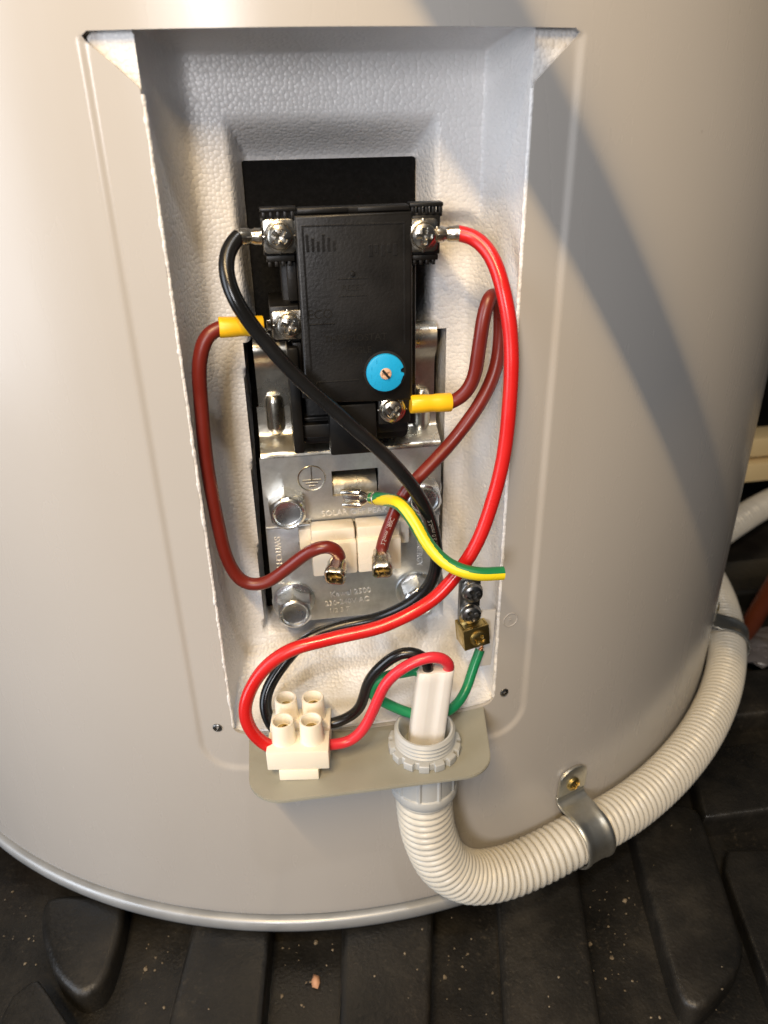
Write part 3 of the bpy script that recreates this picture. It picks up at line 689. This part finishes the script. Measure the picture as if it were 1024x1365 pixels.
def spade(w, a, b):     # crimped spade receptacle: an oval rolled barrel, open towards a
    a, b = Vector(a), Vector(b); d = (b - a); l = d.length
    ax = d.normalized().orthogonal().normalized()
    def ov(r, h, t): return r * (1.0 + .10 * math.cos(4 * t)) - (.35 * math.exp(-((t - PI) / .12) ** 2) if h > 0 else 0)
    mb = MB(); mb.open = True
    mb.lathe([(3.0, 1.6), (3.3, .1), (3.75, 0), (4.05, .3), (4.0, l * .3), (3.75, l * .55), (3.85, l * .62), (3.2, l * .82), (3.0, l), (2.5, l), (2.4, l * .8), (3.1, l * .45), (3.0, 1.6)], a, d, 48, ov)
    o = mb.build('spade_connector', 'crimp', w, smooth=50)
    mb = MB(); mb.box(-2.5, 2.5, -.45, .45, -6, 1.6, .15, Matrix.Translation(a + d * .2) @ (-d).to_track_quat('Z', 'Y').to_matrix().to_4x4())
    for k in range(5): mb.lathe([(.55, -.5), (.5, 1.1), (0, 1.3)], a + d * .15 + Vector((math.cos(k * 1.3) * 1.9, 0, math.sin(k * 1.3) * 1.2)), -d, 8)
    mb.build('tab', 'brass', w)
spade(w, at(446, 771, -1.5), at(452, 746, 6.5))
# right brown wire
p = pts((598, 537, 9), (614, 531, 8), (631, 508, 7), (640, 462, 6), (646, 420, 6), (655, 391, 8), (665, 398, 11), (668, 440, 12), (661, 490, 11), (638, 540, 9), (605, 585, 8), (568, 625, 6), (540, 656, 5), (522, 693, 5), (510, 727, 6), (508, 738, 7))
w, path = wire('brown_wire', p, 2.35, 'brown', 'red-brown wire looped behind the red wire from lower yellow lug to element')
sleeve(w, at(547, 539, 8.4), at(601, 536, 9)); tongue(w, 13.2, 127.4, 11.4, 3.6, 1, 2.0)
spade(w, at(510, 763, -1.0), at(508, 736, 7))
i0 = min(range(len(path)), key=lambda i: (path[i] - at(518, 705, 5)).length)
mb = MB(); wire_text(mb, '2.5mm 180C', 2.2, path, 2.35, i0, face_cam(path, i0), -1); mb.build('lettering', 'print', w, smooth=0)
# earth wire, green with yellow stripe
p = pts((497, 664, 18), (515, 666, 9), (535, 673, -1), (552, 695, -6), (572, 728, -12), (600, 754, -17), (635, 765, -20), (671, 764, -20))
path = spline(p, .8); mb = MB(); T_, N_ = frames(path)
_yc = []
for i in range(len(path)):       # the stripe winds slowly round the wire
    v = (CAM - path[0]).normalized(); bb = T_[i].cross(N_[i]); f_ = math.atan2(v.dot(bb), v.dot(N_[i])); dn = Vector((-.3, 0, -1)); g_ = math.atan2(dn.dot(bb), dn.dot(N_[i]))
    u_ = i / (len(path) - 1); w_ = .95 - 1.0 * sstep(u_ / .22) + .42 * sstep((u_ - .35) / .5)
    _yc.append(f_ + w_ * (((g_ - f_ + PI) % (2 * PI)) - PI))
def earthm(i, k):
    t = ((2 * PI * (k + .5) / 64 - _yc[i] + PI) % (2 * PI)) - PI; return 1 if abs(t) < .84 else 0
tube(mb, path, 2.35, 64, mfun=earthm)
w = mb.build('earth_wire', ['green_stripe', 'yellow'], origin=path[0], smooth=50); tag(w, 'thick green and yellow striped wire with a loose cut end', 'wire')
mb = MB(); a, b = at(458, 664, 23), at(497, 665, 18); d = b - a
DM = Matrix.Translation(a) @ d.to_track_quat('X', 'Z').to_matrix().to_4x4()
mb.box(-.5, 7.2, .3, 1.0, -3.3, 3.3, .2, DM)
for s_ in (-1, 1):
    b0 = DM @ Vector((-.3, -.2, 2.5 * s_)); mb.lathe([(.4, 0), (1.15, 0), (1.2, .3), (1.2, 7.0), (1.05, 7.3)], b0, d, 16)
mb.lathe([(2.9, 7.3), (2.4, 8.4), (1.5, 9.6), (1.8, 10.6), (2.1, 11.0), (2.1, 12.6), (2.3, 12.9)], a, d, 20)
mb.build('spade_lug', 'nickel', w, smooth=45)
mb = MB(); mb.lathe([(2.45, 0), (2.6, .2), (2.6, 1.2), (2.45, 1.4)], path[3], T_[3], 24); mb.build('crimp_band', 'nickel', w, smooth=45)
# ------------------------------------------------------------------ connector strip on the plate
ROT = Matrix.Translation((-27.0, -14.6, 0)) @ Matrix.Rotation(math.radians(-7.5), 4, 'Z')
TB = thing('terminal_connector', 'ivory two-way screw connector block on the grey plate', 'connector', (-27, -14.6, 0))
for (y0, y1, zb) in ((-12.0, -1.2, 4.6), (.6, 11.0, 4.6)):
    mb = MB(); mb.box(-11.3, 11.3, y0, y1, zb, 13.2, .5, ROT); mb.build('housing', 'ivory', TB)
mb = MB(); mb.box(-7.2, 7.2, -12.4, 10.6, -.2, 4.55, .35, ROT); mb.build('foot', 'ivory', TB)
mb = MB(); mb.box(-4.0, -.6, -1.6, .9, 5, 11.5, .3, ROT); mb.box(4.6, 9, -1.6, .9, 5, 11.5, .3, ROT); mb.build('bridge', 'ivory', TB)
for x, y in ((-5.3, -5.0), (4.9, -5.0), (-5.3, 7.2), (4.9, 7.2)):
    c = ROT @ Vector((x, y, 0)); mb = MB()
    mb.lathe([(4.75, 13.0), (4.35, 15), (4.15, 21.6), (3.95, 22.0), (3.45, 22.0), (3.2, 21.6), (3.1, 17.5), (0, 17.5)], c, (0, 0, 1), 36)
    o = mb.build('screw_tower', 'ivory', TB, smooth=40)
    mb = MB(); screw_head(mb, c + Vector((0, 0, 17.4)), (0, 0, 1), 2.6, 1.2, .2, .8, cross=False, rot=random.random() * 3); mb.build('screw', 'brass', o)
# ------------------------------------------------------------------ gland, cable and its wires
GX, GY = 19.8, -18.0
GL = thing('conduit_gland', 'light grey plastic conduit gland through the grey plate', 'gland', (GX, GY, -25))
mb = MB()
prof = [(9.6, -1.6), (9.6, 9.4), (10.0, 10.2), (10.7, 10.2)]
for i in range(5):
    z = 9.6 - i * 1.75; prof += [(11.3, z - .15), (11.6, z - .5), (11.3, z - .85), (10.7, z - 1.1), (10.7, z - 1.5)]
prof += [(10.8, -.4)]
mb.open = True; mb.lathe(prof, (GX, GY, 0), (0, 0, 1), 56); mb.build('threaded_collar', 'grey_pvc', GL, smooth=40)
def nut(r, h, t):
    k = (t / (2 * PI) * 14) % 1; return r if k < .64 or r < 13 else r - 1.5
mb = MB(); mb.open = True
mb.lathe([(11.0, 3.4), (12.2, 3.4), (13.6, 3.2), (13.9, 2.8), (13.9, .2), (13.7, -.2), (11.0, -.2)], (GX, GY, 0), (0, 0, 1), 168, nut); mb.build('locknut', 'grey_pvc', GL, smooth=30)
def coup(r, h, t):
    k = (t / (2 * PI) * 10 + .35) % 1; return r + (.55 if k < .12 and -17 < h < -3.2 else 0)
mb = MB(); mb.lathe([(11.8, -1.8), (12.3, -2.2), (12.3, -3.1), (12.4, -3.4), (12.4, -16.8), (13.0, -17.2), (13.3, -18.0), (13.3, -20.5), (12.8, -21.6), (11.0, -22.2)], (GX, GY, 0), (0, 0, 1), 120, coup); mb.build('coupling', 'grey_pvc', GL, smooth=30)
# sheathed flat cable
sec = []
for k in range(96):
    t = 2 * PI * k / 96; u = 6.7 * math.copysign(abs(math.cos(t)) ** .45, math.cos(t)); v_ = 3.4 * math.copysign(abs(math.sin(t)) ** .55, math.sin(t))
    g = (math.exp(-((u - .2) / .4) ** 2) + .8 * math.exp(-((u - 1.7) / .4) ** 2)) * .75; sec.append((u, v_ - math.copysign(g, v_) * (1 if abs(v_) > 2 else 0)))
V = []; zz = [-14, -2, 4, 12, 20, 28, 33, 36.4, 36.9]
for i, z in enumerate(zz):
    cx = GX + .4 + (z) * .095 - (0 if z < 4 else .0); cy = GY + .6; s = 1 if i < len(zz) - 1 else .93
    for u, v_ in sec: V.append((cx + u * s, cy + v_ * s - u * .10, z + (u * .05 + .35 * noise.noise(Vector((u, v_, 2))) if z > 32.5 else 0)))
F = [[i * 96 + k, i * 96 + (k + 1) % 96, (i + 1) * 96 + (k + 1) % 96, (i + 1) * 96 + k] for i in range(len(zz) - 1) for k in range(96)]
F.append([(len(zz) - 1) * 96 + k for k in range(96)])
mb = MB(); mb.add(V, F); CB = mb.build('cable', 'white_pvc', origin=(GX, GY, -14), smooth=50); tag(CB, 'white flat sheathed cable standing up out of the grey gland', 'cable')
mb = MB(); mb.lathe([(3, 0), (9.3, 0)], (GX, GY, 2), (0, 0, 1), 32); mb.open = True
CT = Vector((GX + .4 + 36 * .095, GY + .6, 36.2))
q = pts((600, 893, -18.5), (596, 880, -19.5), (578, 875, -20), (548, 884, -20), (518, 907, -20), (502, 938, -20), (486, 968, -20), (464, 988, -19.5))
wire('red_wire', [CT + Vector((4.2, -.4, -4)), CT + Vector((4.2, -.4, 0))] + q + [Vector((-20, -20.8, 9.3))], 2.05, 'pink_red', 'short red wire arching from the white cable to the connector')
q = pts((572, 888, -17.5), (564, 874, -17), (538, 869, -16), (513, 884, -15), (492, 908, -13), (485, 932, -12), (478, 948, -11), (452, 962, -10))
wire('black_wire', [CT + Vector((-2.6, 0, -4)), CT + Vector((-2.6, 0, -.5))] + q + [Vector((-24, -9.6, 9.4))], 2.05, 'black_wire', 'short black wire arching from the white cable to the connector')
q = [CT + Vector((-5, 1.2, -4)), CT + Vector((-5.3, 1.4, 0))] + pts((545, 896, -14), (515, 902, -12), (494, 916, -12), (494, 925, -11), (515, 938, -12), (545, 950, -13), (580, 955, -13), (604, 944, -10), (620, 922, -5), (630, 893, -1), (640, 866, 1.5))
GW, path = wire('green_wire', q, 1.95, 'green', 'green wire looping behind the white cable up to the brass terminal')
mb = MB(); a = path[-1]; d = (path[-1] - path[-4]).normalized()
for k in range(6):
    ph = k * PI / 3; x = d.orthogonal().normalized(); y = d.cross(x)
    st = [a + d * (s * .5 - .5) + (x * math.cos(ph + s * .35) + y * math.sin(ph + s * .35)) * .75 for s in range(10)]
    tube(mb, st, .48, 8)
mb.build('copper_strands', 'copper', GW, smooth=60)
# ------------------------------------------------------------------ earth terminals
ET = thing('earth_terminal', 'brass clamp and two dark screws at the right edge of the opening', 'terminal', (42, 2, 33))
mb = MB(); mb.box(36.6, 44.6, .5, 3.2, 42, 62, .4); mb.build('earth_bar', 'dark_steel', ET)
for x, z in ((40.9, 57.2), (40.6, 47.8)):
    mb = MB(); mb.lathe([(4.0, 0), (4.1, .4), (4.1, 1.6), (3.8, 1.9)], (x, .5, z), (0, -1, 0), 32); mb.build('screw_collar', 'dark_steel', ET, smooth=40)
    mb = MB(); screw_head(mb, (x, -1.4, z), (0, -1, 0), 3.9, 2.5, .2, .75, rot=.6 + z); mb.build('screw', 'dark_steel', ET, smooth=40)
BR = Matrix.Translation((42.0, -1.2, 38.4)) @ Matrix.Rotation(math.radians(-6), 4, 'Y') @ Matrix.Rotation(math.radians(9), 4, 'Z')
mb = MB(); mb.box(-5.3, 5.3, -3.4, -2.4, -4.6, 4.6, .3, BR); mb.box(-5.3, -4.3, -2.35, 4.2, -4.6, 4.6, .3, BR); mb.box(4.3, 5.3, -2.35, 4.2, -4.6, 4.6, .3, BR); mb.box(-5.3, 5.3, 4.25, 5.2, -4.6, 4.6, .3, BR); mb.box(-4.25, 4.25, -2.35, 4.2, 3.6, 4.6, .2, BR); mb.build('brass_clamp', 'brass', ET, smooth=40)
c = BR @ Vector((.6, -3.4, -.2)); mb = MB(); screw_head(mb, c, BR.to_3x3() @ Vector((0, -1, 0)), 3.4, 1.5, .22, .8, rot=.3); mb.build('brass_screw', 'brass', ET, smooth=40)

# ================================================================== conduit along the tank foot
cp = [Vector((GX, GY, -12)), Vector((GX, GY, -24)), Vector((GX + .4, GY, -34)), Vector((22.4, GY, -50)), Vector((29, -17.6, -69)), Vector((41.5, -15.6, -83)), Vector((58, -11.8, -89))]
for th in (15.5, 19, 23, 27, 32, 37, 42, 47, 52, 57, 62, 67, 72, 78, 85, 92):
    cp.append(cyl(math.radians(th), -90 + 2.4 * math.exp(-((th - 21) / 5) ** 2), 12.4))
path = spline(cp, .45)
PITCH = 3.4 / .45
mb = MB(); tube(mb, path, 11, 30, rfun=lambda i: 11.5 - 1.35 * (1 - abs(math.sin(PI * i / PITCH)) ** .75))
tag(mb.build('corrugated_conduit', 'conduit', origin=(GX, GY, -24), smooth=70), 'corrugated cream-grey conduit bending from the gland around the tank foot', 'conduit')
def saddle(th_c, label, w=16.5):
    c = cyl(th_c, -90 + 2.4 * math.exp(-((math.degrees(th_c) - 21) / 5) ** 2), 12.4)
    t = Vector((math.cos(th_c), math.sin(th_c), 0)); nrm = Vector((math.sin(th_c), -math.cos(th_c), 0)); zv = Vector((0, 0, 1))
    S = thing('conduit_saddle', label, 'saddle clip', c + nrm * -12.4)
    # strap round the conduit, then the foot lying on the tank above it
    prof = [(-11.2, -8.5, 0)]
    sec = []
    for k in range(26):
        a = math.radians(-125 + k * (215 / 25)); sec.append((12.5 * math.cos(a), 12.5 * math.sin(a)))   # (out, up)
    sec += [(-3.0, 13.4), (-7, 13.6), (-10.2, 14.2), (-11.2, 15.6), (-11.3, 18)]
    V = []; wd = [(-.5, -.2), (-.49, .5), (-.44, .85), (-.36, .8), (-.3, .35), (-.15, .15), (.15, .15), (.3, .35), (.36, .8), (.44, .85), (.49, .5), (.5, -.2)]; n_ = len(wd)
    for (o, u) in sec:
        rr = math.hypot(o, u)
        for (s, hgt) in wd:
            V.append(c + nrm * (o + (o / rr * hgt if u < 13 else 0)) + zv * (u + (u / rr * hgt if u < 13 else 0)) + t * (s * w))
    mb = MB(); mb.add(V, [[i * n_ + j, i * n_ + j + 1, (i + 1) * n_ + j + 1, (i + 1) * n_ + j] for i in range(len(sec) - 1) for j in range(n_ - 1)])
    o = mb.build('strap', 'saddle', S, smooth=50); md = o.modifiers.new('t', 'SOLIDIFY'); md.thickness = .0011
    # foot
    poly = [(-w / 2, 17.8), (w / 2, 17.8), (w / 2, 27)] + [(w / 2 * math.cos(a), 27 + w / 2 * .75 * math.sin(a)) for a in [PI * i / 10 for i in range(1, 10)]] + [(-w / 2, 27)]
    M_ = Matrix((t, nrm * -1, zv)).transposed().to_4x4(); M_.translation = c
    mb = MB(); mb.prism(poly, 10.6, 11.8, .25, M_); mb.build('foot', 'saddle', S, smooth=40)
    mb = MB(); screw_head(mb, c + nrm * -10.7 + zv * 23.5, nrm, 3.6, 2.2, .2, .7, rot=.8); mb.build('screw', 'brass', S, smooth=40)
    return S
saddle(math.radians(20.8), 'bright metal saddle clip holding the conduit, screwed to the tank front')
saddle(math.radians(61.5), 'metal saddle clip on the conduit near the right edge of the tank')

# ================================================================== things lying behind on the right
a = Vector((388, 322, -111)); cp = [atz(905, 760, -109), atz(945, 722, -109), atz(985, 694, -109), atz(1030, 668, -109), atz(1090, 645, -109), atz(1180, 632, -109)]
path = spline(cp, .9)
mb = MB(); tube(mb, path, 12, 24, rfun=lambda i: 12.4 - 2.4 * (1 - abs(math.sin(PI * i / (4.8 / .9))) ** .9))
tag(mb.build('corrugated_conduit', 'conduit', origin=cp[3], smooth=70), 'second corrugated conduit lying behind the tank on the right', 'conduit')
for zc, y, lb in ((-62, 372, 'pale cream batten behind the tank, upper of two'), (-84, 366, 'pale cream batten behind the tank, lower of two')):
    mb = MB(); mb.box(-120, 120, -14, 14, -9, 9, 1.5, Matrix.Translation((480, y, zc)) @ Matrix.Rotation(.12, 4, 'Z') @ Matrix.Rotation(.05, 4, 'Y'))
    tag(mb.build('timber_batten', 'timber', smooth=40), lb, 'batten', 'cream battens behind the tank')
mb = MB(); tube(mb, [atz(991, 850, -113), atz(1002, 830, -112), atz(1018, 802, -110), atz(1040, 760, -106)], 6.5, 14, rfun=lambda i: (5.5, 6.8, 6.8, 6)[i]); tag(mb.build('brown_stick', 'brown_bar', smooth=50), 'dark orange-brown stick on the floor at the right edge', 'stick')
b = bmesh.new(); bmesh.ops.create_icosphere(b, subdivisions=4, radius=1)
for v in b.verts:
    q = v.co.copy(); s = 1 + .35 * noise.noise(q * 2.1) + .2 * noise.noise(q * 5.3); v.co = Vector((q.x * 26 * s, q.y * 18 * s, max(-.3, q.z) * 7 * s))
mb = MB(); mb.bm(b, 0, Matrix.Translation(atz(1012, 862, -119))); tag(mb.build('plastic_bag', 'clear_bag', smooth=25), 'crumpled pale plastic bag on the floor at the right edge', 'bag')

# ================================================================== unseen bar added overhead to cast the shadow across the tank's right side
k = .6
a = LW.lerp(Vector((36.2, -2.8, 239.3)), k); b_ = LW.lerp(Vector((143, 35, 90)), k); d = (b_ - a)
# the bar stays above and behind the camera, out of the picture
SB = MB(); n1 = (Vector((60, 0, 170)) - LW).normalized(); sd = d.cross(n1).normalized(); d.normalize(); up_ = d.cross(sd)
M_ = Matrix((d, sd, up_)).transposed().to_4x4(); M_.translation = (a + b_) / 2
SB.box(-260, 150, -8.0, 8.0, -2, 2, .8, M_)
tag(SB.build('shadow_bar', 'dark_steel', smooth=40), 'dark flat bar added unseen above the camera to cast a shadow', 'bar')
